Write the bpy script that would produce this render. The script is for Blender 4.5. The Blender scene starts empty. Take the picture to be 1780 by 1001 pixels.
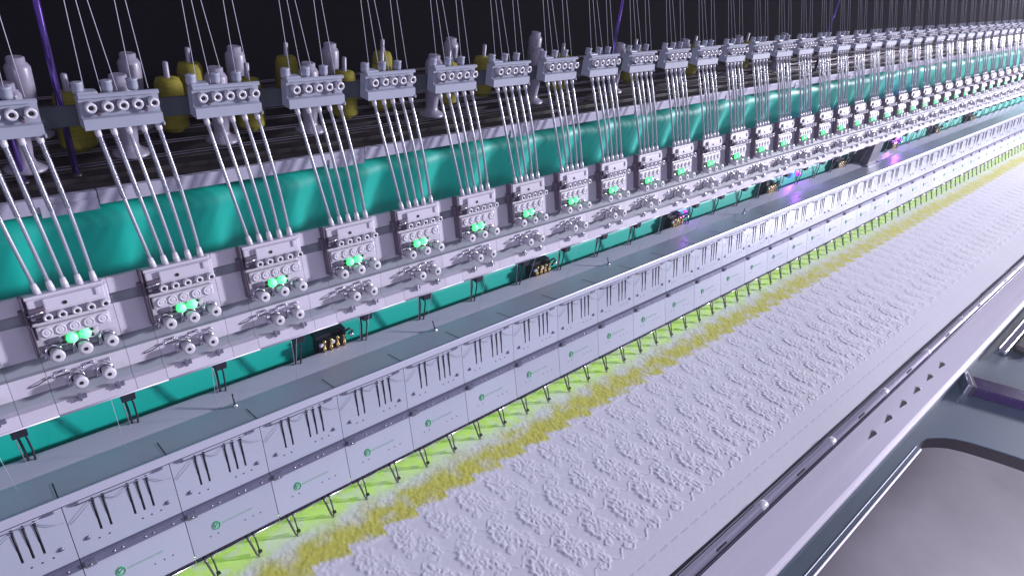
import bpy, bmesh, math, random
import numpy as np
from mathutils import Matrix, Vector
random.seed(7)
S = 0.15                      # one head pitch in metres; all numbers below are in pitches
scene = bpy.context.scene
C = scene.collection
PI = math.pi
XL, XR = -3.0, 44.0           # extent of the machine along its length

# ------------------------------------------------------------------ materials
def mat(name, col, rough=0.5, metal=0.0, emit=None, es=0.0, noise=0.0, nscale=6.0, bump=0.0, bscale=60.0, rand=0.0, coat=0.0, trans=0.0, spec=0.5, grain=None):
    m = bpy.data.materials.new(name); m.use_nodes = True
    nt = m.node_tree; b = nt.nodes['Principled BSDF']
    b.inputs['Base Color'].default_value = (*col, 1)
    b.inputs['Roughness'].default_value = rough
    b.inputs['Metallic'].default_value = metal
    b.inputs['Specular IOR Level'].default_value = spec
    if coat: b.inputs['Coat Weight'].default_value = coat; b.inputs['Coat Roughness'].default_value = 0.15
    if trans: b.inputs['Transmission Weight'].default_value = trans
    if emit: b.inputs['Emission Color'].default_value = (*emit, 1); b.inputs['Emission Strength'].default_value = es
    tc = nt.nodes.new('ShaderNodeTexCoord'); src = tc.outputs['Object']
    geo = nt.nodes.new('ShaderNodeNewGeometry')
    mp = nt.nodes.new('ShaderNodeMapping'); nt.links.new(geo.outputs['Position'], mp.inputs['Vector'])
    if grain: mp.inputs['Scale'].default_value = grain
    if noise:
        n = nt.nodes.new('ShaderNodeTexNoise'); n.inputs['Scale'].default_value = nscale; n.inputs['Detail'].default_value = 6
        n.inputs['Roughness'].default_value = 0.65
        nt.links.new(mp.outputs['Vector'], n.inputs['Vector'])
        mx = nt.nodes.new('ShaderNodeMix'); mx.data_type = 'RGBA'
        mx.inputs['A'].default_value = (*[c*(1-noise) for c in col], 1)
        mx.inputs['B'].default_value = (*[min(1, c*(1+noise)) for c in col], 1)
        nt.links.new(n.outputs['Fac'], mx.inputs['Factor'])
        nt.links.new(mx.outputs['Result'], b.inputs['Base Color'])
        mr = nt.nodes.new('ShaderNodeMapRange'); mr.inputs['To Min'].default_value = max(0.03, rough-0.12); mr.inputs['To Max'].default_value = min(1, rough+0.14)
        nt.links.new(n.outputs['Fac'], mr.inputs['Value']); nt.links.new(mr.outputs['Result'], b.inputs['Roughness'])
    if rand:
        oi = nt.nodes.new('ShaderNodeObjectInfo'); hs = nt.nodes.new('ShaderNodeHueSaturation'); m2 = nt.nodes.new('ShaderNodeMapRange')
        m2.inputs['To Min'].default_value = 1-rand; m2.inputs['To Max'].default_value = 1+rand
        nt.links.new(oi.outputs['Random'], m2.inputs['Value']); nt.links.new(m2.outputs['Result'], hs.inputs['Value'])
        nt.links.new(b.inputs['Base Color'].links[0].from_socket, hs.inputs['Color']); nt.links.new(hs.outputs['Color'], b.inputs['Base Color'])
    if bump:
        n2 = nt.nodes.new('ShaderNodeTexNoise'); n2.inputs['Scale'].default_value = bscale; n2.inputs['Detail'].default_value = 4
        nt.links.new(mp.outputs['Vector'], n2.inputs['Vector'])
        bp = nt.nodes.new('ShaderNodeBump'); bp.inputs['Strength'].default_value = bump; bp.inputs['Distance'].default_value = 0.002
        nt.links.new(n2.outputs['Fac'], bp.inputs['Height']); nt.links.new(bp.outputs['Normal'], b.inputs['Normal'])
    return m

M = dict(
    paint   = mat('light_grey_paint', (.56,.535,.62), .42, noise=.07, nscale=9, bump=.15, rand=.07),
    blockp  = mat('blue_grey_paint', (.34,.36,.45), .42, noise=.08, nscale=9, bump=.15, rand=.07),
    greyp   = mat('mid_grey_paint', (.25,.27,.32), .45, noise=.08, nscale=9),
    plastic = mat('pale_plastic', (.58,.56,.63), .38, noise=.05, nscale=30, rand=.07),
    ceramic = mat('ceramic', (.60,.58,.65), .22, coat=.3),
    brown   = mat('dark_bracket_steel', (.11,.085,.125), .5, noise=.2, nscale=30),
    black   = mat('black_void', (.004,.004,.008), .7),
    finger  = mat('finger_steel', (.16,.16,.17), .34, .85, noise=.2, nscale=20),
    dark    = mat('dark_steel', (.02,.02,.035), .45, noise=.25, nscale=20),
    chrome  = mat('chrome', (.75,.74,.82), .16, 1.0),
    green   = mat('green_paint', (.004,.43,.345), .50, noise=.05, nscale=2.5, bump=.05, bscale=20, spec=.5),
    led     = mat('green_led', (.45,.9,.6), .3, emit=(.01,1.0,.16), es=1.5),
    tube    = mat('clear_tube', (.50,.52,.60), .22, trans=.40, coat=.6, noise=.06, nscale=40),
    steel   = mat('brushed_steel', (.52,.53,.65), .36, .2, noise=.10, nscale=7, grain=(.25,3,3), bump=.05, bscale=120),
    panel   = mat('panel_enamel', (.45,.48,.58), .33, .15, coat=.5, noise=.05, nscale=5, rand=.06, bump=.06, bscale=40),
    bar     = mat('clamp_bar_steel', (.20,.20,.29), .38, .5, noise=.25, nscale=35),
    screw   = mat('screw_steel', (.6,.6,.7), .25, .9),
    logo    = mat('emblem_green', (.05,.38,.16), .5),
    wordm   = mat('pale_green_print', (.27,.42,.37), .5),
    shelf   = mat('shelf_dark_wood', (.020,.015,.019), .6, noise=.18, nscale=12, grain=(.15,3,3), bump=.12, bscale=40),
    wire    = mat('shelf_wire', (.32,.27,.33), .4, .5),
    strip   = mat('shelf_strip', (.44,.43,.54), .4, .1, noise=.08, nscale=12),
    backbar = mat('dull_grey_bar', (.055,.062,.078), .5, noise=.2, nscale=14),
    conew   = mat('white_cone', (.27,.25,.33), .35, noise=.08, nscale=20),
    coney   = mat('yellow_cone', (.22,.19,.010), .75, noise=.22, nscale=70, bump=.9, bscale=60, grain=(1,1,9)),
    rodp    = mat('purple_rod', (.30,.17,.72), .16, .9),
    thread  = mat('thread_fibre', (.5,.5,.6), .6),
    brass   = mat('brass', (.72,.52,.20), .25, .9),
    alu     = mat('brushed_aluminium', (.66,.63,.74), .38, .15, noise=.09, nscale=10, grain=(.12,4,4), bump=.08, bscale=160),
    slate   = mat('slate_paint', (.058,.088,.125), .45, noise=.10, nscale=3, bump=.06, bscale=60),
    edge    = mat('dark_edge', (.012,.010,.014), .5),
    floor   = mat('floor_coating', (.18,.17,.20), .5, noise=.6, nscale=1.1),
    wall    = mat('dark_wall', (.004,.0035,.006), 1.0, noise=.3, nscale=2, spec=0.0),
    purple  = mat('purple_tube', (.030,.014,.075), .25, .3, coat=.6, noise=.3, nscale=20),
    plight  = mat('violet_lamp', (.4,.1,.9), .4, emit=(.30,.03,1.0), es=2.5),
    lime    = mat('lime_lamp', (.6,1,.2), .4, emit=(.55,1.0,.16), es=5.2),
    col     = mat('column_grey', (.16,.15,.20), .4, noise=.1, nscale=8),
)
# ------------------------------------------------------------------ mesh builder
class MB:
    def __init__(s, T=None): s.bm = bmesh.new(); s.T = T or Matrix.Identity(4); s.mi = 0
    def _fin(s, vs, L=None):
        Tm = s.T @ (L or Matrix.Identity(4))
        for v in vs: v.co = Tm @ v.co
        for f in {f for v in vs for f in v.link_faces}: f.material_index = s.mi
    def box(s, x0, x1, y0, y1, z0, z1, bev=0.0, L=None):
        r = bmesh.ops.create_cube(s.bm, size=1.0); vs = r['verts']
        for v in vs: v.co = Vector((x0 if v.co.x < 0 else x1, y0 if v.co.y < 0 else y1, z0 if v.co.z < 0 else z1))
        if bev:
            es = list({e for v in vs for e in v.link_edges})
            b = bmesh.ops.bevel(s.bm, geom=es, offset=bev, segments=2, profile=.6, affect='EDGES')
            vs = list({v for v in b['verts']} | {v for v in vs if v.is_valid})
        s._fin(vs, L)
    def lathe(s, prof, c=(0,0,0), axis='z', seg=20, smooth=True, flip=False):
        # prof: list of (radius, height); height runs along axis
        rings = []
        for r, h in prof:
            ring = []
            for i in range(seg):
                a = 2*PI*i/seg; p = Vector((r*math.cos(a), r*math.sin(a), h))
                if axis == 'y': p = Vector((p.x, -p.z, p.y))      # +h goes to -y (towards viewer)
                if axis == 'x': p = Vector((p.z, p.x, p.y))
                ring.append(s.bm.verts.new(s.T @ (p + Vector(c))))
            rings.append(ring)
        for a, b in zip(rings, rings[1:]):
            for i in range(seg):
                f = s.bm.faces.new((a[i], a[(i+1)%seg], b[(i+1)%seg], b[i])); f.smooth = smooth; f.material_index = s.mi
        for ring in (rings[0], rings[-1]):
            f = s.bm.faces.new(ring); f.material_index = s.mi
    def tube(s, pts, r, seg=8, cap=True):
        pts = [Vector(p) for p in pts]; rad = r if isinstance(r, (list, tuple)) else [r]*len(pts); rings = []
        for i, p in enumerate(pts):
            d = (pts[min(i+1, len(pts)-1)] - pts[max(i-1, 0)]).normalized()
            u = d.orthogonal().normalized() if i == 0 else (u - d*(u@d if False else u.dot(d))).normalized()
            w = d.cross(u)
            rings.append([s.bm.verts.new(s.T @ (p + (u*math.cos(2*PI*k/seg) + w*math.sin(2*PI*k/seg))*rad[i])) for k in range(seg)])
        for a, b in zip(rings, rings[1:]):
            for k in range(seg):
                f = s.bm.faces.new((a[k], a[(k+1)%seg], b[(k+1)%seg], b[k])); f.smooth = True; f.material_index = s.mi
        if cap:
            for ring in (rings[0], rings[-1]):
                f = s.bm.faces.new(ring); f.material_index = s.mi
    def extr(s, prof, x0, x1, smooth=False):
        # closed (y,z) outline pushed along x
        a = [s.bm.verts.new(s.T @ Vector((x0, y, z))) for y, z in prof]
        b = [s.bm.verts.new(s.T @ Vector((x1, y, z))) for y, z in prof]
        n = len(prof)
        for i in range(n):
            f = s.bm.faces.new((a[i], a[(i+1)%n], b[(i+1)%n], b[i])); f.smooth = smooth; f.material_index = s.mi
        for ring in (a, b): s.bm.faces.new(ring).material_index = s.mi
    def prism(s, pts, z0, z1):
        a = [s.bm.verts.new(s.T @ Vector((x, y, z0))) for x, y in pts]; b = [s.bm.verts.new(s.T @ Vector((x, y, z1))) for x, y in pts]
        n = len(pts)
        for i in range(n): s.bm.faces.new((a[i], a[(i+1)%n], b[(i+1)%n], b[i])).material_index = s.mi
        for ring in (a, b): s.bm.faces.new(ring).material_index = s.mi
    def build(s, name, m, parent=None, loc=None):
        for v in s.bm.verts: v.co *= S
        bmesh.ops.recalc_face_normals(s.bm, faces=s.bm.faces[:])
        me = bpy.data.meshes.new(name); s.bm.to_mesh(me); s.bm.free()
        for mm in (m if isinstance(m, (list, tuple)) else [m]): me.materials.append(mm)
        o = bpy.data.objects.new(name, me); C.objects.link(o)
        if parent: o.parent = parent
        if loc: o.location = Vector(loc)*S
        return o
def tag(o, label=None, cat=None, group=None, kind=None):
    if label: o['label'] = label
    if cat: o['category'] = cat
    if group: o['group'] = group
    if kind: o['kind'] = kind
    return o
def empty(name, loc=(0,0,0), rx=0.0, rz=0.0):
    o = bpy.data.objects.new(name, None); o.empty_display_size = .01; C.objects.link(o)
    o.location = Vector(loc)*S; o.rotation_euler = (rx, 0, rz); return o
def kids(o): return [c for c in KID.get(o, [])]
def copy_tree(o, parent=None):
    c = o.copy(); C.objects.link(c)
    if parent: c.parent = parent
    for ch in list(o.children): copy_tree(ch, c)
    return c
ORD = ['first','second','third','fourth','fifth','sixth','seventh','eighth','ninth','tenth','eleventh','twelfth','thirteenth','fourteenth','fifteenth','sixteenth','seventeenth','eighteenth','nineteenth','twentieth']

# ------------------------------------------------------------------ setting
b = MB(); b.box(-12, 62, -26, 9, -6.2, -6.0); tag(b.build('floor', M['floor']), kind='structure')
b = MB(); b.box(-12, 62, 5.0, 5.4, -5.98, 12); tag(b.build('wall', M['wall']), 'dark back wall behind the spool shelf', 'wall')

# ------------------------------------------------------------------ thread-tension heads
TILT = math.radians(16)
def make_head():
    root = empty('tension_head', (0, .78, 3.10), rx=-TILT)
    # face plate: stepped profile, light bands and recessed grey bands
    def plate(x0, x1, name, parent):
        pb = MB()
        prof = [(-.0,.466),(-.012,.472),(-.06,.472),(-.06,-.75),(.05,-.752)]
        front = [(-.045,-.752),(-.045,-.612),(.03,-.592),(.03,-.482),(-.012,-.470),(-.012,-.285),(.028,-.268),(.028,-.145),(0,-.132),(0,.205),(.022,.213),(.022,.302),(0,.312)]
        full = [(.07,.472),(.07,-.742),(-.030,-.752)] + front + [(0,.460),(.012,.472)]
        pb.extr(full, x0, x1)
        pb.bm.normal_update()
        for f in pb.bm.faces:
            zc = f.calc_center_median().z; yc = f.calc_center_median().y; ext = max(v.co.x for v in f.verts)-min(v.co.x for v in f.verts)
            if ext > .05 and yc > .004 and yc < .05 and zc < .4 and zc > -.7: f.material_index = 1
        return pb.build(name, [M['paint'], M['greyp']], parent)
    plate(-.342, .356, 'face_plate', root)
    plate(.360, .654, 'joining_plate', root)
    # raised thread-entry body
    g = MB(); g.box(-.322, .335, -.10, .012, .245, .448, .012); g.box(-.332, .31, -.115, .03, .452, .482, .007)
    g.box(-.20, .30, -.135, -.098, .33, .44, .010); g.box(.225, .262, -.15, -.13, .37, .44, .006)
    g.build('entry_body', M['paint'], root)
    h = MB(); h.lathe([(.018,0),(.018,.006)], (-.034, -.136, .369), 'y', 12); h.build('screw_hole', M['black'], root)
    for i, x in enumerate((-.199, -.085, .033, .151, .273)):
        e = MB(); e.lathe([(.034,0),(.037,.06),(.040,.098),(.034,.106),(.018,.102),(.015,.07)], (x, -.09, .272), 'y', 18)
        eo = e.build('eyelet', M['ceramic'], root)
        d = MB(); d.lathe([(.0155,0),(.0155,.003)], (x, -.188, .272), 'y', 12); d.build('bore', M['black'], eo)
    # sensor strip with five round caps
    g = MB(); g.box(-.315, .295, -.105, .01, .048, .180, .022); g.box(-.33, .285, -.06, .01, .180, .212, .01); g.build('sensor_cover', M['plastic'], root)
    for x in (-.236, -.127, -.013, .107, .229):
        e = MB(); e.lathe([(.048,0),(.048,.012),(.040,.018),(.034,.012),(.022,.012),(.017,.018),(.010,.014)], (x, -.103, .116), 'y', 20); e.build('sensor_cap', M['plastic'], root)
    # indicator lamps on a small carrier
    g = MB(); g.box(-.16, .17, -.05, .01, -.062, .045, .01); g.build('lamp_carrier', M['plastic'], root)
    g = MB()
    for x, z in ((-.125,-.03),(-.122,.012),(.118,.028),(.112,-.028),(.0,.05)): g.lathe([(.016,0),(.016,.03),(.006,.034)], (x, -.045, z), 'y', 10)
    g.tube([(-.26,-.05,-.03),(-.14,-.06,-.035)], .009, 6); g.tube([(.15,-.05,.045),(.27,-.035,.045)], .011, 6)
    g.build('lamp_clips', M['dark'], root)
    for x, z in ((-.057,-.009),(.058,.001)):
        e = MB(); e.lathe([(.050,0),(.050,.02),(.044,.040),(.028,.052),(.008,.056)], (x, -.048, z), 'y', 20); e.build('indicator_lamp', M['led'], root)
    # side bracket and the dark recess at its end
    g = MB(); g.box(-.366, -.350, -.115, .0, -.10, .495, .004); g.box(-.400, -.343, -.09, .0, .22, .36, .01); g.box(-.349, -.336, -.12, -.02, -.08, .20, .003)
    g.build('side_bracket', M['brown'], root)
    g = MB(); g.box(-.33, -.20, -.14, -.095, .285, .37, .01); g.box(-.29, -.225, -.13, -.09, .225, .27, .008); g.build('recess_shade', M['brown'], root)  # dark blocks stand in for the shade in the recess
    g = MB(); g.tube([(-.345,-.15,.315),(-.22,-.155,.33)], .008, 6); g.build('recess_pin', M['screw'], root)
    # knobs
    def knob(x, z):
        e = MB(); e.lathe([(.040,0),(.052,.012),(.046,.030),(.046,.075),(.054,.12),(.061,.165),(.062,.185),(.056,.198),(.040,.203),(.018,.200)], (x, .005, z), 'y', 24)
        k = e.build('tension_knob', M['plastic'], root)
        d = MB(); d.lathe([(.0175,0),(.0175,.004)], (x, -.196, z), 'y', 14); d.build('bore', M['black'], k)
        r = MB()
        for rr, zz, yy in ((.066,.004,-.045),(.060,.010,-.065)):
            r.tube([(x-.012+rr*1.06*math.cos(a), yy, z+zz+.008+rr*math.sin(a)) for a in [i*2*PI/26 for i in range(25)]], .0125, 8)
        r.tube([(x-.072, -.05, z), (x-.088, -.055, z-.02), (x-.092, -.045, z-.05)], .007, 6)
        r.build('check_spring', M['chrome'], k)
        r = MB(); r.lathe([(.072,0),(.072,.012),(.05,.016)], (x, -.004, z), 'y', 24); r.build('tension_disc', M['dark'], k)
    for x in (-.217, .014, .238): knob(x, -.112)
    for x in (-.104, .140): knob(x, -.432)
    # thread guides on the light ledge
    for i, (x, z) in enumerate(((-.315,-.345),(-.216,-.315),(-.072,-.333),(.024,-.312),(.164,-.330))):
        e = MB(); e.box(x-.035, x+.035, -.035, -.010, z-.012, z+.012, .005); e.lathe([(.016,0),(.016,.04),(.006,.045)], (x+.022, -.012, z), 'y', 10); e.build('thread_guide', M['chrome'], root)
    e = MB(); e.tube([(-.50,-.018,-.392),(-.42,-.05,-.372),(-.35,-.035,-.350)], .006, 6)
    e.tube([(-.30,-.04,-.355),(-.12,-.035,-.352)], .005, 6); e.build('guide_wire', M['dark'], root)
    # clips on the lower lip
    for x in (-.143, .196):
        e = MB(); e.box(x-.018, x+.018, -.085, -.04, -.655, -.580, .006); e.lathe([(.014,0),(.014,.03)], (x-.035, -.05, -.62), 'y', 10); c_ = e.build('lip_clip', M['screw'], root)
        e = MB(); e.box(x+.022, x+.062, -.06, -.035, -.645, -.600, .004); e.build('clip_pad', M['bar'], c_)
    # thin ridge rod and cross rod
    e = MB(); e.tube([(-.342,-.058,-.742),(.654,-.058,-.742)], .010, 6); e.build('lip_rod', M['alu'], root)
    # thread tubes up to the guide block
    rt = root.matrix_basis.to_3x3() if False else Matrix.Rotation(-TILT, 3, 'X')
    def loc_of(x, Y, Z): return rt.inverted() @ Vector((x, Y-.78, Z-3.10))
    for i, (x0, x1) in enumerate(zip((-.215,-.099,.015,.132,.253), (-.372,-.237,-.107,.026,.164))):
        a = Vector((x0, -.045, .52)); top = loc_of(x1, 1.33, 4.90)
        pts = []
        for q in range(9):
            t = q/8; p = a.lerp(top, t); p.y += -.035*math.sin(PI*t)*(1 if i % 2 else .5); p.x += .012*math.sin(PI*t)*(i-2)*.5; pts.append(p)
        e = MB(); e.tube(pts, .0185, 10); tb = e.build('thread_tube', M['tube'], root)
        e = MB(); d = (pts[1]-pts[0]).normalized()
        e.tube([a-d*.05, a-d*.0, a+d*.055, a+d*.065], [.031,.031,.025,.018], 12); e.build('ferrule', M['ceramic'], tb)
        e = MB(); d = (pts[-2]-pts[-1]).normalized()
        e.tube([top-d*.02, top+d*.07, top+d*.09], [.031,.028,.019], 12); e.build('ferrule', M['ceramic'], tb)
        HEADTUBES.append((pts, tb))
    # single thread leaving the head for the cover below
    e = MB(); e.tube([loc_of(.0+.10, .52, 2.40), loc_of(.145, .70, 1.53)], .0022, 5); e.build('loose_thread', M['thread'], root)
    return root
HEADTUBES = []
head = make_head()
def add_spring(tube_obj, pts, m):
    # wire coil round the upper third of a tube
    p0, p1 = pts[-1], pts[4]
    d = (p1-p0); L = d.length; d.normalize(); u = d.orthogonal().normalized(); w = d.cross(u); n = 46*8
    e = MB(); e.tube([p0 + d*(.07 + (L-.07)*i/n) + (u*math.cos(i*2*PI/8) + w*math.sin(i*2*PI/8))*.0235 for i in range(n)], .0048, 4)
    e.build('wire_spring', m, tube_obj)
heads = []
for k in range(-1, 39):
    o = head if k == -1 else copy_tree(head)
    o.location = Vector((k - .429, .78, 3.10))*S
    if k == -1: lab = 'light grey tension head cut off by the left edge of the photo'
    elif k < 20: lab = 'light grey thread tension head with lit green lamps, %s whole one from the left' % ORD[k]
    else: lab = 'tiny pale tension head at the far right of the row, green lamps washed out'
    tag(o, lab, 'tension head', 'thread tension heads in a row'); heads.append(o)
for k, idx in ((0,(0,1,2,3,4)), (1,(0,1,3,4))):
    tubes = [c for c in heads[k+1].children if c.name.split('.')[0] == 'thread_tube']
    tubes.sort(key=lambda c: c.data.vertices[0].co.x)
    for i in idx: add_spring(tubes[i], HEADTUBES[i][0], M['screw'])

# ------------------------------------------------------------------ upper guide blocks
def make_block():
    r = empty('guide_block', (0, 1.35, 4.88))
    g = MB()
    g.extr([(.12,.02),(.12,.30),(-.03,.345),(-.05,.335),(-.05,.31),(-.005,.30),(-.005,.13),(-.06,.12),(-.07,.02)], -.47, .215)
    g.box(-.47, -.30, -.02, .10, .325, .36, .01); g.box(.205, .222, -.08, .05, .0, .035, .004)
    g.build('housing', M['blockp'], r)
    g = MB()
    for x in (-.44, -.20, .02): g.lathe([(.045,0),(.050,.03),(.048,.09),(.055,.10),(.03,.105)], (x, .07, .33), 'z', 16)
    g.build('thread_cap', M['blockp'], r)
    for x in (-.396, -.255, -.126, .001, .143):
        e = MB(); e.lathe([(.040,0),(.044,.06),(.050,.10),(.044,.112),(.024,.108),(.019,.08)], (x, -.0, .235), 'y', 20); k = e.build('eyelet', M['ceramic'], r)
        d = MB(); d.lathe([(.020,0),(.020,.003)], (x, -.100, .235), 'y', 12); d.build('bore', M['black'], k)
    for x in (-.33, .075):
        e = MB(); e.lathe([(.022,0),(.022,.05),(.012,.06)], (x, -.005, .165), 'y', 12); e.build('screw', M['brown'], r)
    for i in range(5):
        x = -.396 + .135*i; e = MB(); e.tube([(x, .03, .34), (x-.05*(i%3-1), .35, 1.2), (x+.04*(i%2), .9, 3.2)], .0035, 5); e.build('thread', M['thread'], r)
    return r
blk = make_block()
for k in range(0, 39):
    o = blk if k == 0 else copy_tree(blk)
    o.location = Vector((k - .429, 1.35, 4.88))*S
    if k == 0: lab = 'grey guide block with ceramic eyelets cut off by the left edge'
    elif k < 11: lab = 'grey guide block with five round eyelets above its tubes, %s from the left edge' % ORD[k]
    else: lab = 'grey guide block in the unlit upper row beyond the middle of the machine'
    tag(o, lab, 'guide block', 'guide blocks above the thread tubes')
b = MB(); b.box(XL, XR, 1.48, 1.52, 4.89, 5.08, .006); tag(b.build('mounting_bar', M['backbar']), 'long flat dark grey bar running behind the upper guide blocks', 'bar')

# ------------------------------------------------------------------ spool shelf
r = empty('spool_shelf', (0,0,0)); tag(r, 'long dark slatted spool shelf with a pale front strip above the green beam', 'shelf')
b = MB(); b.box(XL, XR, 1.44, 4.6, 4.16, 4.20)
y = 1.50
for i in range(11): b.box(XL, XR, y, y+.19, 4.20, 4.235+.02*(i%2), .006); y += .27
b.build('slats', M['shelf'], r)
b = MB()
for i in range(7):
    for q in (0, .07): b.tube([(XL, 1.95+.36*i+q, 4.30+.015*i), (XR, 1.95+.36*i+q, 4.30+.015*i)], .0075, 6)
b.build('wires', M['wire'], r)
b = MB()
x = -2.9
while x < XR:
    b.box(x, x+2.99, 1.36, 1.42, 4.125, 4.275, .006); b.box(x+2.50, x+2.99, 1.345, 1.359, 4.085, 4.20, .004); x += 3.0
b.build('front_strip', M['strip'], r)

# spools
def make_cone(mname):
    r = empty('thread_spool', (0,0,0)); e = MB()
    if mname == 'conew':
        e.lathe([(.185,0),(.19,.02),(.15,.045),(.10,.07),(.085,.12),(.095,.22),(.115,.50),(.12,.74),(.10,.78),(.085,.785),(.085,.84),(.07,.85)], (0,0,0), 'z', 28); e.build('bobbin', M['conew'], r)
    else:
        e.lathe([(.08,0),(.10,.01),(.10,.03),(.17,.06),(.175,.09),(.15,.55),(.125,.62),(.06,.63)], (0,0,0), 'z', 28); e.build('yarn', M['coney'], r)
        e = MB(); e.lathe([(.035,0),(.03,.80),(.02,.81)], (0,0,0), 'z', 14); e.build('spindle', M['conew'], r)
    return r
cw, cy = make_cone('conew'), make_cone('coney')
fw = fy = True
spl = [(.62,2.05,'w'),(-.35,2.0,'w'),(.20,2.35,'y'),(1.62,2.1,'w'),(2.72,2.05,'w'),(4.62,2.05,'w'),(6.65,2.05,'w'),(8.7,2.05,'w'),(10.7,2.05,'w'),(12.7,2.05,'w'),(14.7,2.05,'w'),
       (2.08,2.35,'y'),(3.38,2.35,'y'),(4.05,2.5,'y'),(5.15,2.4,'y'),(7.6,2.4,'y'),(9.6,2.4,'y'),(11.6,2.4,'y'),(13.7,2.4,'y'),(-.9,2.3,'y'),(1.25,2.6,'y'),(6.0,2.6,'y'),
       (.95,2.9,'w'),(2.2,3.0,'w'),(3.5,2.95,'w'),(5.6,2.95,'w'),(-.1,2.95,'w'),(7.6,3.1,'w'),(1.7,3.2,'y'),(3.0,3.25,'y'),(4.5,3.2,'y')]
spl.sort(key=lambda s_: (s_[1] > 2.7, s_[0])); cnt = {'w':0,'y':0}
for x, y, t in spl:
    if t == 'w': o = cw if fw else copy_tree(cw); fw = False
    else: o = cy if fy else copy_tree(cy); fy = False
    o.location = Vector((x, y, 4.34))*S; o.rotation_euler.z = random.random()*6
    colr, grp = ('white plastic bobbin', 'white bobbins on the shelf') if t == 'w' else ('yellow yarn spool', 'yellow yarn spools on the shelf')
    n = cnt[t]; cnt[t] += 1
    if y > 2.7: lab = '%s deep in the shadow of the rear shelf row, above head %s' % (colr, ORD[min(19, max(0, int(x)+1))])
    else: lab = '%s on the front of the shelf, %s of its colour from the left' % (colr, ORD[n])
    tag(o, lab, 'spool' if t == 'y' else 'bobbin', grp)
# upright rods
rp = None
for i, x in enumerate((-.42, .04, 8.3, 16.6)):
    if rp is None:
        rp = empty('support_rod', (0,0,0)); e = MB(); e.lathe([(.032,-.12),(.032,3.2)], (0,0,0), 'z', 16); e.build('shaft', M['rodp'], rp)
        e = MB(); e.lathe([(.055,-.13),(.055,-.10),(.035,-.08)], (0,0,0), 'z', 16); e.build('foot', M['dark'], rp); o = rp
    else: o = copy_tree(rp)
    o.location = Vector((x, 1.88, 4.36))*S
    tag(o, ('shiny violet upright rod at the left edge of the photo','shiny violet upright rod rising between the first two guide blocks','violet upright rod behind the tubes near the middle of the shelf','violet upright rod far along the shelf to the right')[i], 'rod', 'upright rods of the spool shelf')

# ------------------------------------------------------------------ green beam
r = empty('green_beam', (0,0,0)); tag(r, 'long turquoise green painted beam behind the tubes and below the tension heads', 'beam')
def shade_lobe(x):  # scallops put the shadow bands between tube groups into the beam's shape
    t = (x-.31) % 1.0
    if t < .32: return 0.125*(t/.32)**1.2
    return 0.125*(.5+.5*math.cos(PI*(t-.32)/.68))
b = MB()
arc = [(1.76+.22-.22*math.cos(a), 3.66+.22*math.sin(a)) for a in [i*PI/2/6 for i in range(7)]]
rows = []; nx = int((XR-XL)/.05)
for i in range(nx+1):
    x = XL + i*.05; d = shade_lobe(x); rows.append([b.bm.verts.new((x, y_ + d*max(0, 1-(z_-3.2)/.75) if z_ > 3.2 else y_ + d, z_)) for y_, z_ in [(1.76,2.30),(1.76,2.8),(1.76,3.3)] + arc + [(2.6,3.88)]])
for a_, c_ in zip(rows, rows[1:]):
    for j in range(len(a_)-1): f_ = b.bm.faces.new((a_[j], c_[j], c_[j+1], a_[j+1])); f_.smooth = True
b.build('upper_face', M['green'], r)
b = MB(); b.extr([(1.95,2.29),(1.74,2.29),(1.44,1.80),(1.37,1.735),(1.34,1.70),(1.20,.9),(2.6,.9),(2.6,2.29)], XL, XR); b.build('lower_face', M['green'], r)

# ------------------------------------------------------------------ hangers in the gap
def make_hanger():
    r = empty('gap_bracket', (0,0,0))
    e = MB(); e.box(-.085, .055, -.16, .10, .44, .56, .01); e.box(-.30, -.02, .02, .12, .49, .535, .01); e.build('block', M['dark'], r)
    e = MB(); e.tube([(-.055,0,.50),(-.030,-.01,.28),(-.015,.0,.02),(-.012,.0,-.2)], .013, 8); e.build('link', M['dark'], r)
    e = MB(); e.tube([(.015,-.03,.50),(.035,-.05,.30),(.045,-.03,.12),(.040,0,-.2)], .011, 8); e.build('link', M['dark'], r)
    e = MB(); e.tube([(-.075,.0,.50),(-.055,-.02,.20),(-.03,.0,-.2)], .006, 6); e.build('pull_wire', M['wire'], r)
    return r
hg = make_hanger()
for k in range(-1, 40):
    o = hg if k == -1 else copy_tree(hg); o.location = Vector((k - 1.10, 1.06, 1.55))*S
    if k == -1: lab = 'black hanger bracket cut by the left edge in the green gap'
    elif k < 12: lab = 'black hanger bracket with twin links in the green gap, %s from the left' % ORD[k]
    else: lab = 'small black hanger bracket in the pale far right stretch of the gap'
    tag(o, lab, 'bracket', 'hanger brackets under the tension heads')
def make_term():
    r = empty('terminal_block', (0,0,0))
    e = MB(); e.box(-.21, .20, .0, .20, -.02, .22, .01); e.box(-.24, .22, .05, .2, .22, .27, .01); e.build('body', M['dark'], r)
    for x in (-.15, -.05, .05, .15):
        e = MB(); e.lathe([(.018,0),(.018,.08),(.026,.085),(.026,.12),(.015,.13),(.015,.20),(.024,.21),(.02,.24)], (x, -.03, -.0), 'z', 12); e.build('brass_pin', M['brass'], r)
    for x in (-.19, -.02): 
        e = MB(); e.lathe([(.03,0),(.034,.03),(.02,.04)], (x, -.0, .17), 'y', 14); e.build('white_plug', M['ceramic'], r)
    e = MB(); e.tube([(.12,.0,.24),(.22,-.05,.32),(.28,-.03,.25),(.30,.05,.10)], .016, 8); e.build('cable', M['dark'], r)
    e = MB(); e.lathe([(.03,0),(.03,.04),(.015,.06)], (.23, -.05, .24), 'y', 12); e.build('fitting', M['chrome'], r)
    return r
tm = make_term()
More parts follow.
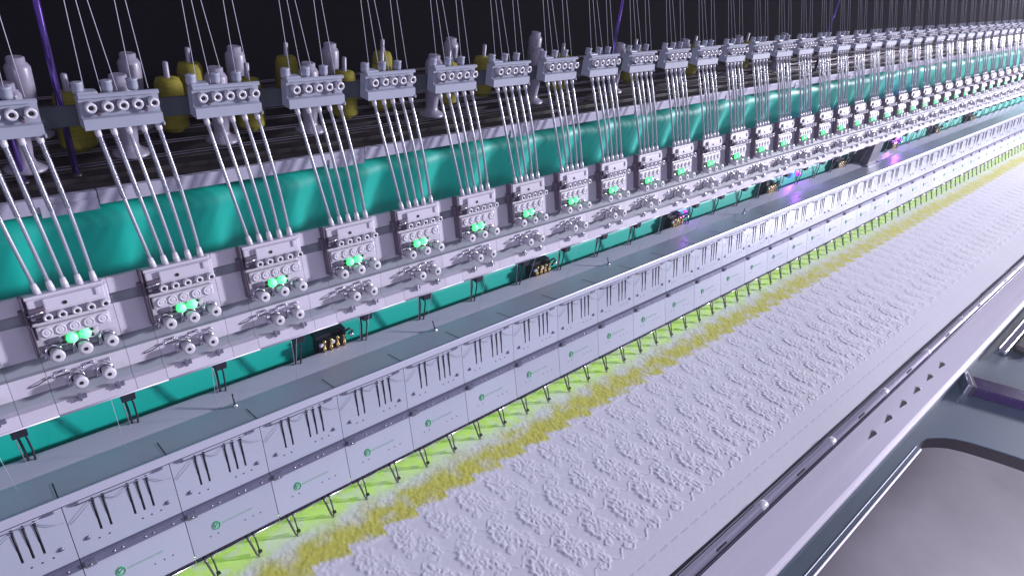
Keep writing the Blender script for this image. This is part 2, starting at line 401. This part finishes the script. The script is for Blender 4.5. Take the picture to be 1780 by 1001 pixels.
for i in range(8):
    o = tm if i == 0 else copy_tree(tm); o.location = Vector((2.47+4.07*i, 1.12, 1.50))*S
    tag(o, 'dark terminal block with a row of brass pins in the gap, %s from the left' % ORD[i] if i < 4 else 'dark terminal block in the pale far right part of the gap', 'terminal block', 'terminal blocks in the green gap')
vl = None
for i, (x, s_) in enumerate(((11.05,.6),(16.25,1.0),(23.2,1.6))):
    if vl is None:
        e = MB(); e.lathe([(.05,0),(.07,.03),(.06,.10),(.02,.13)], (0,0,0), 'y', 16); vl = e.build('violet_lamp', M['plight']); o = vl
    else: o = vl.copy(); C.objects.link(o)
    o.location = Vector((x, 1.28, 1.72))*S; o.scale = (s_,)*3
    tag(o, ('faint violet lamp beside the third set of brass pins','bright violet lamp in the gap left of the grey column','large violet lamp in the gap right of the grey column')[i], 'lamp', 'violet lamps in the gap')
    L = bpy.data.lights.new('violet', 'POINT'); L.color = (.45,.10,1.0); L.energy = .24*s_*s_; L.shadow_soft_size = .01
    lo = bpy.data.objects.new('violet_glow', L); C.objects.link(lo); lo.location = Vector((x-.05, 1.22, 1.86))*S
# column
r = empty('support_column', (20.2, 1.0, 1.4)); tag(r, 'square grey column joining the head rail to the lower cover', 'column')
e = MB(); e.box(-.32, .36, -.22, .25, .0, 1.2, .02); e.build('post', M['col'], r)
e = MB(); e.box(-.45, .48, -.32, .30, .05, .15, .015); e.build('base_plate', M['bar'], r)

# ------------------------------------------------------------------ lower cover
r = empty('trough_cover', (0,0,0)); tag(r, 'long brushed metal trough shaped cover below the green gap', 'cover')
b = MB()
prof = [(1.08,1.545),(.81,1.505),(.56,1.570),(.255,1.652),(.215,1.676),(.203,1.677),(.193,1.664),(.179,1.583),(.20,1.575),(.24,1.62),(.56,1.53),(.81,1.465),(1.06,1.50),(1.08,1.0),(1.11,1.0),(1.11,1.545)]
b.extr(prof, XL, XR); b.build('trough', M['steel'], r)
b = MB()
for k in range(-3, 44):
    vs = [b.bm.verts.new(Vector(p)) for p in ((k-.006,.56,1.573),(k+.006,.56,1.573),(k+.006,.255,1.655),(k-.006,.255,1.655))]; b.bm.faces.new(vs)
    vs = [b.bm.verts.new(Vector(p)) for p in ((k-.005,.255,1.655),(k+.005,.255,1.655),(k+.005,.212,1.681),(k-.005,.212,1.681))]; b.bm.faces.new(vs)
b.build('joints', M['black'], r)
r2 = None
for i, x in enumerate((.93, 3.93, 7.92, 12.72)):
    if r2 is None:
        r2 = empty('locating_pin', (0,0,0)); e = MB(); e.tube([(0,0,0),(.0,.05,.15)], .010, 8); e.build('stem', M['dark'], r2)
        e = MB(); e.lathe([(.030,-.012),(.030,.012),(.018,.03)], (0,0,0), 'z', 14); e.build('nut', M['screw'], r2); o = r2
    else: o = copy_tree(r2)
    o.location = Vector((x, .72, 1.535))*S; o.rotation_euler.z = (0, .6, 1.2, 2)[i]
    tag(o, 'small dark pin standing on the trough cover, %s from the left' % ORD[i], 'pin', 'locating pins on the trough')

UA = math.atan2(.154,.615); LA = math.atan2(.173,.554)
TU = Matrix.Translation((0,.024,.955)) @ Matrix.Rotation(-UA, 4, 'X')
TLo = Matrix.Translation((0,-.173,.296)) @ Matrix.Rotation(-LA, 4, 'X')
def make_panel():
    r = empty('cover_panel', (0,0,0))
    # upper plate with real slots
    sl = (.256, .348, .577, .667, .758); w = .011; G = .0035
    e = MB(TU); z0, z1 = .222, .618
    e.box(G, 1-G, 0, .02, 0, z0); e.box(G, 1-G, 0, .02, z1, .634)
    xs = [G] + [v for s_ in sl for v in (s_-w, s_+w)] + [1-G]
    for a, c in zip(xs[::2], xs[1::2]): e.box(a, c, 0, .02, z0, z1)
    e.build('upper_plate', M['panel'], r)
    e = MB(TU); e.box(.2, .82, .05, .06, .18, .63); e.build('slot_backing', M['black'], r)
    for x in sl:
        e = MB(TU); e.box(x-w*1.25, x+w*1.25, -.012, .03, .572, .606, .003); e.tube([(x, -.008, .58), (x+.0035,-.004,.40), (x+.002, .012,.23)], .0065, 6); e.build('slot_slide', M['dark'], r)
    e = MB(TU)
    e.bm.free()
    for x in (.217,.311,.628,.718,.812): e = MB(TU); e.lathe([(.0085,0),(.0085,.003)], (x, 0, .136), 'y', 10); e.build('screw_hole', M['black'], r)
    for x, z in ((.125,.194),(.890,.194)):
        e = MB(TU); e.lathe([(.022,0),(.024,.010),(.012,.020)], (x, 0, z), 'y', 12); e.box(x-.03, x+.005, -.012, -.001, z-.018, z+.004, .003); e.build('panel_screw', M['bar'], r)
    # spring clips at top edge
    e = MB(TU); e.box(.06, .14, -.014, -.001, .612, .634, .004); e.box(.83, .93, -.014, -.001, .612, .634, .004); e.tube([(.10,-.012,.605),(.90,-.008,.605)], .005, 6); e.build('edge_clip', M['bar'], r)
    # thin wires added as the dark shadow streaks between seams and slots
    e = MB(TU)
    e.tube([(.02,-.012,.42),(.12,-.022,.50),(.24,-.018,.59)], .0026, 5); e.tube([(.35,-.012,.575),(.46,-.020,.52),(.57,-.016,.585)], .0026, 5); e.tube([(.76,-.012,.58),(.88,-.022,.50),(.98,-.012,.47)], .0026, 5)
    e.build('streak_wire', M['bar'], r)
    # clamp bar
    e = MB(); e.extr([(.030,.945),(-.018,.938),(-.040,.862),(-.02,.848),(.02,.848)], G, 1-G); e.box(.02, .13, -.06, -.02, .86, .935, .008)
    cb = e.build('clamp_bar', M['bar'], r)
    e = MB()
    for x in (.075, .30, .38, .60, .68, .88): e.lathe([(.012,0),(.012,.008),(.005,.012)], (x, -.028 - (.035 if x < .1 else 0), .90), 'y', 10)
    e.build('bar_screws', M['screw'], cb)
    # lower plate
    e = MB(TLo); e.box(G, 1-G, 0, .018, .028, .575, .003); e.build('lower_plate', M['panel'], r)
    e = MB(TLo); e.tube([(.30+.042*math.cos(a), -.002, .333+.050*math.sin(a)) for a in [i*2*PI/22 for i in range(23)]], .006, 6)
    e.tube([(.275,-.002,.325),(.325,-.002,.345)], .006, 6); e.tube([(.325,-.002,.345),(.318,-.002,.365),(.298,-.002,.375),(.28,-.002,.36),(.275,-.002,.33),(.29,-.002,.305),(.315,-.002,.300)], .0055, 6)
    e.build('emblem', M['logo'], r)
    e = MB(TLo); x = .365
    while x < .72: wd = random.choice((.012,.016,.02)); e.box(x, x+wd, -.0022, .001, .318+.006*random.random(), .338+.006*random.random()); x += wd+.006
    e.build('wordmark', M['wordm'], r)
    e = MB(TLo)
    e.bm.free()
    for x in (.213,.300,.615,.711,.800): e = MB(TLo); e.lathe([(.0075,0),(.0075,.003)], (x, 0, .224), 'y', 10); e.build('screw_hole', M['black'], r)
    # ragged dark edge and bright bead
    e = MB(TLo); e.box(G, 1-G, .004, .03, -.012, .026, .002)
    for i in range(12):
        x = .02 + i*.081; e.box(x, x+random.choice((.035,.05,.065)), -.010, .003, .004, .028, .003)
    e.build('edge_strip', M['dark'], r)
    e = MB(TLo); e.tube([(G,-.002,-.016),(1-G,-.002,-.016)], .0075, 6); e.build('edge_bead', M['screw'], r)
    return r
pn = make_panel()
for k in range(-2, 43):
    o = pn if k == -2 else copy_tree(pn); o.location = Vector((k, 0, 0))*S
    if k < -1: lab = 'slotted grey cover panel at the very bottom left corner'
    elif k < 13: lab = 'slotted grey cover panel with a small green emblem, %s from the bottom left' % ORD[k+1]
    else: lab = 'distant grey cover panel with blurred slots toward the far right'
    tag(o, lab, 'cover panel', 'slotted cover panels')

# needle fingers below the cover edge
def make_hook():
    r = empty('presser_finger', (0,0,0))
    e = MB(); e.tube([(0,.03,.30),(.012,.0,.24),(.055,-.08,.04),(.075,-.10,.005)], [.016,.015,.013,.008], 8); e.build('blade', M['finger'], r)
    e = MB(); e.tube([(.075,.03,.30),(.085,.0,.24),(.098,-.06,.05)], [.011,.011,.009], 8); ch = e.build('needle_guide', M['finger'], r)
    e = MB(); e.box(.078, .125, -.085, -.045, .035, .062, .006); e.tube([(.10,-.07,.05),(.072,-.085,.02)], .008, 6); e.build('foot', M['dark'], ch)
    return r
hk = make_hook()
for i in range(-4, 70):
    o = hk if i == -4 else copy_tree(hk); o.location = Vector((2.085+.5*i, -.205, 0))*S
    if i < 0: lab = 'dark presser finger under the cover at the lower left, below the photographed strip' if False else 'dark presser finger over lime cloth at the bottom left end of the row'
    elif i < 18: lab = 'dark presser finger on the lime lit cloth, %s clear one from the bottom left' % ORD[i]
    else: lab = 'small bright presser finger in the far right stretch of the row'
    tag(o, lab, 'presser finger', 'presser fingers along the cover edge')
# lime lamp strip tucked behind the cover edge
r = empty('lamp_strip', (0,0,0)); tag(r, 'lime green lamp strip shining from under the cover edge onto the cloth', 'lamp')
e = MB(); e.box(XL, XR, -.11, -.07, .30, .32); e.build('diffuser', M['lime'], r)
e = MB(); e.box(XL, XR, -.12, -.04, .325, .36); e.build('housing', M['dark'], r)
# body below the covers
e = MB(); e.box(XL, XR, .16, 1.04, -5.9, 1.35); e.box(XL, XR, 1.2, 2.5, -5.9, .88); tag(e.build('machine_body', M['dark']), 'dark inner body of the machine behind the cover panels', 'machine body')

# ------------------------------------------------------------------ cloth
def sm(a, b, x): t = np.clip((x-a)/(b-a), 0, 1); return t*t*(3-2*t)
rng = np.random.RandomState(3)
def vnoise(x, y, seed=0):
    g = np.random.RandomState(seed).rand(256, 256)
    xi = np.floor(x).astype(int); yi = np.floor(y).astype(int); fx = x-xi; fy = y-yi; fx = fx*fx*(3-2*fx); fy = fy*fy*(3-2*fy)
    a = g[xi % 256, yi % 256]; b_ = g[(xi+1) % 256, yi % 256]; c = g[xi % 256, (yi+1) % 256]; d = g[(xi+1) % 256, (yi+1) % 256]
    return (a*(1-fx)+b_*fx)*(1-fy) + (c*(1-fx)+d*fx)*fy
def petal(u, v, cx, cy, rx, ry, rot, ribs, ph=0.0):
    c, s_ = math.cos(rot), math.sin(rot); du, dv = u-cx, v-cy
    a = (du*c+dv*s_)/rx; b_ = (-du*s_+dv*c)/ry
    rr = np.sqrt(a*a+b_*b_)+1e-6; th = np.arctan2(b_, a)
    edge = 1 + .07*np.cos(th*ribs)
    q = rr/edge
    rim = np.exp(-((q-.95)/.17)**2)*(1-.55*np.clip(du/rx,-1,1)); dome = .95*np.clip(1-q*q, 0, 1)
    rib = .20*np.cos(th*ribs+ph)*np.exp(-((q-.68)/.24)**2)
    core = .45*np.exp(-(q/.22)**2)
    return rim*.62 + (dome + rib)*sm(1.25,1.0,q) + core*.3
def cloth_h(X, Y):
    h = np.zeros_like(X)
    per = .535; wob = .03*(vnoise(X*1.3, Y*1.3, 5)-.5)
    for r_, y0 in enumerate((-.96, -1.66, -2.36)):
        ph = 5.14 + .09*r_ if r_ else 5.23
        U = (X-ph + wob)/per; cell = np.floor(U); u = (U-cell)*per; v = Y-y0
        j1 = np.sin(cell*12.9898+r_*7.1)*.5
        t = np.zeros_like(X)
        for sh in (-per, 0, per):
            uu = u-sh
            t = np.maximum(t, petal(uu, v, .21, -.20, .165, .215, .42, 13, j1))
            t = np.maximum(t, .85*petal(uu, v, .385, -.40, .115, .125, .3, 9, j1))
            t = np.maximum(t, .8*petal(uu, v, .43, -.56, .065, .070, 0, 5))
            t = np.maximum(t, .7*petal(uu, v, .12, -.42, .06, .05, .5, 5))
            t = np.maximum(t, .6*petal(uu, v, .30, -.60, .055, .045, 0, 4))
            t = np.maximum(t, .6*np.exp(-((v+.64+.05*np.sin(uu/per*2*PI*2))/.012)**2))
        amp = (.62, .85, 1.0)[r_]
        h = np.maximum(h, t*amp)
    inside = sm(-3.10, -3.04, Y)*sm(-.90, -.99, Y)
    h *= inside
    # yellow stitched band relief
    yb = sm(-.98, -.90, Y)*sm(-.20, -.5, Y)
    h += yb*(.5*vnoise(X*14, Y*14, 9) + .5*vnoise(X*34, Y*34, 10))
    h += inside*.75*(vnoise(X*34, Y*34, 4)-.5)*sm(.05,.5,h)
    return h
def cloth(x0, x1, dx, y0, y1, dy, name, parent):
    xs = np.arange(x0, x1+dx*.5, dx); ys = np.arange(y0, y1+dy*.5, dy)
    X, Y = np.meshgrid(xs, ys, indexing='ij'); h = cloth_h(X, Y)
    # printing: yellow band mask
    fr = np.mod((X-3.08)/.5, 1.0)
    out = -.80-.15*fr + .02*(vnoise(X*20, Y*20, 2)-.5)
    inn = -.44 + .16*(vnoise(X*4.2, Y*6, 1)-.5) + .10*np.sin(X/.5*2*PI)*.35
    yel = sm(-.035, .05, Y-out+.05*(vnoise(X*26, Y*26, 31)-.5))*sm(-.12, .16, inn-Y)*(.60+.38*sm(.10, .60, vnoise(X*7, Y*7, 6)))
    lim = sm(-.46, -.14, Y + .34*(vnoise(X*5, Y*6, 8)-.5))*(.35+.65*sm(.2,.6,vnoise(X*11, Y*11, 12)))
    wav = .012*(vnoise(X*.7, Y*.9, 20)-.5)
    zz = h*.0115 + wav
    # woven raised stitch line near the rail
    st = np.exp(-((Y+3.29)/.006)**2)*(np.sin(X*26) > -.55); zz -= .006*st
    n, m = X.shape
    V = np.stack([X, Y, zz], -1).reshape(-1, 3)*S
    i = np.arange(n*m).reshape(n, m)
    F = np.stack([i[:-1,:-1], i[1:,:-1], i[1:,1:], i[:-1,1:]], -1).reshape(-1, 4)
    me = bpy.data.meshes.new(name); me.vertices.add(len(V)); me.vertices.foreach_set('co', V.ravel())
    me.loops.add(F.size); me.loops.foreach_set('vertex_index', F.ravel().astype(np.int32))
    me.polygons.add(len(F)); me.polygons.foreach_set('loop_start', np.arange(0, F.size, 4, dtype=np.int32)); me.polygons.foreach_set('loop_total', np.full(len(F), 4, dtype=np.int32))
    me.update(calc_edges=True); me.polygons.foreach_set('use_smooth', np.ones(len(F), dtype=bool))
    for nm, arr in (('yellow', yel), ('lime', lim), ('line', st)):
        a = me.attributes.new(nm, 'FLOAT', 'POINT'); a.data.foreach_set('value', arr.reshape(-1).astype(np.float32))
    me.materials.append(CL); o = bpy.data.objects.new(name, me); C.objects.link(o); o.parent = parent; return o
CL = bpy.data.materials.new('cloth'); CL.use_nodes = True; nt = CL.node_tree; bs = nt.nodes['Principled BSDF']
bs.inputs['Roughness'].default_value = .75; bs.inputs['Sheen Weight'].default_value = .15; bs.inputs['Specular IOR Level'].default_value = .3
def attr(n): a = nt.nodes.new('ShaderNodeAttribute'); a.attribute_name = n; return a.outputs['Fac']
def mixc(f, A, B):
    m_ = nt.nodes.new('ShaderNodeMix'); m_.data_type = 'RGBA'; nt.links.new(f, m_.inputs['Factor'])
    for nm, v in (('A', A), ('B', B)):
        if isinstance(v, tuple): m_.inputs[nm].default_value = (*v, 1)
        else: nt.links.new(v, m_.inputs[nm])
    return m_.outputs['Result']
gp = nt.nodes.new('ShaderNodeNewGeometry')
nz = nt.nodes.new('ShaderNodeTexNoise'); nz.inputs['Scale'].default_value = 90; nz.inputs['Detail'].default_value = 6; nt.links.new(gp.outputs['Position'], nz.inputs['Vector'])
base = mixc(nz.outputs['Fac'], (.62,.62,.71), (.71,.71,.78))
yc = mixc(nz.outputs['Fac'], (.42,.42,.03), (.68,.67,.14))
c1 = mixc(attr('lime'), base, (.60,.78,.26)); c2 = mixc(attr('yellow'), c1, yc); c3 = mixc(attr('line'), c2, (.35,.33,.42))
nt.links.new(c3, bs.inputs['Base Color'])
wv = nt.nodes.new('ShaderNodeTexNoise'); wv.inputs['Scale'].default_value = 420; nt.links.new(gp.outputs['Position'], wv.inputs['Vector'])
bp = nt.nodes.new('ShaderNodeBump'); bp.inputs['Strength'].default_value = .35; bp.inputs['Distance'].default_value = .0008
nt.links.new(wv.outputs['Fac'], bp.inputs['Height']); nt.links.new(bp.outputs['Normal'], bs.inputs['Normal'])
r = empty('embroidered_cloth', (0,0,0)); tag(r, 'white cloth with embroidered leaves and a jagged yellow band, stretched between cover and rail', 'cloth')
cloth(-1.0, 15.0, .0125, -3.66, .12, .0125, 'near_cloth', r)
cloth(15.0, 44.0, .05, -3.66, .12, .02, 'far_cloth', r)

# ------------------------------------------------------------------ frame rail
r = empty('frame_rail', (0,0,0)); tag(r, 'pale aluminium frame rail with drilled holes along the cloth edge', 'rail')
b = MB(); b.extr([(-3.865,.035),(-4.40,.035),(-4.445,.025),(-4.465,-.005),(-4.47,-.10),(-4.44,-.11),(-3.865,-.11)], XL, XR); b.build('plate', M['alu'], r)
b = MB(); b.extr([(-3.60,-.05),(-3.60,.0),(-3.64,.012),(-3.655,-.05),(-3.86,-.05),(-3.86,-.12),(-3.60,-.12)], XL, XR); b.build('channel', M['dark'], r)
b = MB(); b.tube([(XL,-3.745,-.0),(XR,-3.745,-.0)], .072, 16); b.build('clamp_tube', M['alu'], r)
b = MB(); b.tube([(XL,-3.845,.038),(XR,-3.845,.038)], .011, 6); b.build('bead', M['bar'], r)
x = 4.41-2.29*2
while x < 34:
    b = MB(); b.lathe([(.074,-.09),(.080,-.08),(.080,.08),(.074,.09)], (x, -3.745, 0), 'x', 20); b.build('collar', M['ceramic'], r)
    b = MB(); b.box(x+1.0, x+1.25, -3.80, -3.765, .045, .066, .006); b.build('latch', M['dark'], r); x += 2.29
for i in range(6):
    x = 9.84+.703*i; b = MB(); b.prism([(x-.24,-4.13),(x+.03,-4.075),(x+.075,-4.105),(x+.07,-4.145),(x+.02,-4.165)], .036, .0395); b.build('hole', M['black'], r)
    b = MB(); b.tube([(x+.055,-4.06,.040),(x+.10,-4.105,.040),(x+.08,-4.165,.040)], .008, 6); b.build('hole_rim', M['ceramic'], r)

# slate table plate with arched cut-out
r = empty('side_table', (0,0,0)); tag(r, 'slate blue metal side plate with an arched cut-out beside the rail', 'machine plate')
pts = [(XL,-4.455),(XL,-4.79),(11.02,-4.72)]
arch = [(11.02,-4.72),(11.08,-4.675),(11.28,-4.665),(11.45,-4.70),(11.62,-4.80),(11.78,-4.91),(11.93,-5.05),(12.08,-5.26),(12.20,-5.48),(12.34,-5.75),(12.48,-6.06),(12.80,-6.9),(13.6,-9.2),(14.2,-11)]
b = MB(); b.prism([(XL,-4.455),(XL,-4.79)] + arch + [(44,-11),(44,-4.455)], -.52, -.5); b.build('top_sheet', M['slate'], r)
b = MB(); b.prism([(p[0]+.015, p[1]+.012) for p in [(10.95,-4.70)] + arch[1:]] + [(44,-10.99),(44,-4.5),(10.95,-4.5)], -.78, -.523); b.build('sheet_edge', M['edge'], r)
b = MB(); b.box(XL, XR, -4.452, -4.43, -.5, -.115); b.build('upstand', M['slate'], r)
b = MB(); b.tube([(XL,-4.79,-.505),(11.0,-4.735,-.505)], .018, 8); b.build('rim', M['alu'], r)
b = MB(); b.tube([(XL,-4.70,-.492),(11.0,-4.655,-.492)], .008, 6); b.build('scribe_line', M['steel'], r)

r = empty('cross_bar', (13.85,-4.55,-.42), rz=math.radians(-62.5+0)); tag(r, 'dark violet cross bar running out from the rail over the slate plate', 'bar')
b = MB(); b.box(.12, 6, -.24, .24, -.07, .14, .03); b.build('bar_body', M['purple'], r)
b = MB(); b.box(-.02, .10, -.28, .27, -.08, .20, .03); b.build('end_clamp', M['chrome'], r)
b = MB(); b.box(.10, .16, -.26, .25, -.075, .165, .01); b.build('seal', M['dark'], r)
r = empty('handle_bar', (16.0,-4.72,-.35)); tag(r, 'bright polished bar end above the slate plate at the right edge', 'bar')
b = MB(); b.box(0, 14, -.09, .09, -.03, .07, .03); b.build('polished_rail', M['chrome'], r)
b = MB(); b.box(.6, 14, -.45, -.11, -.12, .03, .05); b.build('dark_grip', M['edge'], r)

# ------------------------------------------------------------------ lights
def area(name, loc, target, size, energy, col, sy=None, spread=None):
    L = bpy.data.lights.new(name, 'AREA'); L.energy = energy; L.color = col; L.size = size*S
    if sy: L.shape = 'RECTANGLE'; L.size_y = sy*S
    if spread: L.spread = spread
    o = bpy.data.objects.new(name, L); C.objects.link(o); o.location = Vector(loc)*S
    o.rotation_euler = (Vector(target)-Vector(loc)).to_track_quat('-Z', 'Y').to_euler(); return o
KD = 110
area('key_lamp', (.88*KD, -.42*KD+.78, .20*KD+3.1), (6, 0, 2.5), 6.5, 4100, (.92,.89,1.0))
area('far_end_fill', (44, -9, 12), (26, -1, 1), 5, 28, (.95,.93,1.0))  # added light to brighten the far cloth and rail
area('left_fill', (-13, -15, 9), (6, 0, 3), 6, 22, (.80,.78,1.0))  # added fill for the faces turned left, no fixture there
area('floor_fill', (3, -11, 3.5), (20, -9, -6), 3, 15, (.85,.80,1.0), spread=math.radians(70))  # added light for the floor below the cut-out, no fixture there
area('ceiling_lamp', (4, -7, 17), (7, -1, 0), 10, 11, (.80,.82,1.0), sy=7)
w = bpy.data.worlds.new('World'); scene.world = w; w.use_nodes = True
w.node_tree.nodes['Background'].inputs['Color'].default_value = (.30,.27,.52,1); w.node_tree.nodes['Background'].inputs['Strength'].default_value = .27

hz = MB(); hz.box(-13.5, 63.5, -27.5, 10, -12.9, 12.6); ho = hz.build('haze', CL); ho.data.materials.clear()
hm = bpy.data.materials.new('thin_haze'); hm.use_nodes = True; hn = hm.node_tree; hn.nodes.remove(hn.nodes['Principled BSDF'])
pv = hn.nodes.new('ShaderNodeVolumePrincipled'); pv.inputs['Color'].default_value = (.93,.92,.97,1); pv.inputs['Density'].default_value = .009; pv.inputs['Anisotropy'].default_value = .2
hn.links.new(pv.outputs['Volume'], hn.nodes['Material Output'].inputs['Volume']); ho.data.materials.append(hm); tag(ho, kind='stuff')
# ------------------------------------------------------------------ camera
cam = bpy.data.cameras.new('camera'); co = bpy.data.objects.new('camera', cam); C.objects.link(co); scene.camera = co
Rm = Matrix(((0.741832, -0.268256, 0.614592), (-0.660097, -0.453577, 0.598782), (0.118138, -0.849886, -0.513553)))
F = 1142.5
cam.sensor_width = 36; cam.lens = 36*F/1780; cam.clip_start = .01; cam.clip_end = 100
Rb = Rm @ Matrix(((1,0,0),(0,-1,0),(0,0,-1)))
co.matrix_world = Matrix.Translation(Vector((-1.1071, -5.6597, 7.2709))*S) @ Rb.to_4x4()
scene.render.engine = 'CYCLES'
scene.view_settings.view_transform = 'Standard'; scene.view_settings.look = 'None'; scene.view_settings.exposure = 0; scene.view_settings.gamma = 1
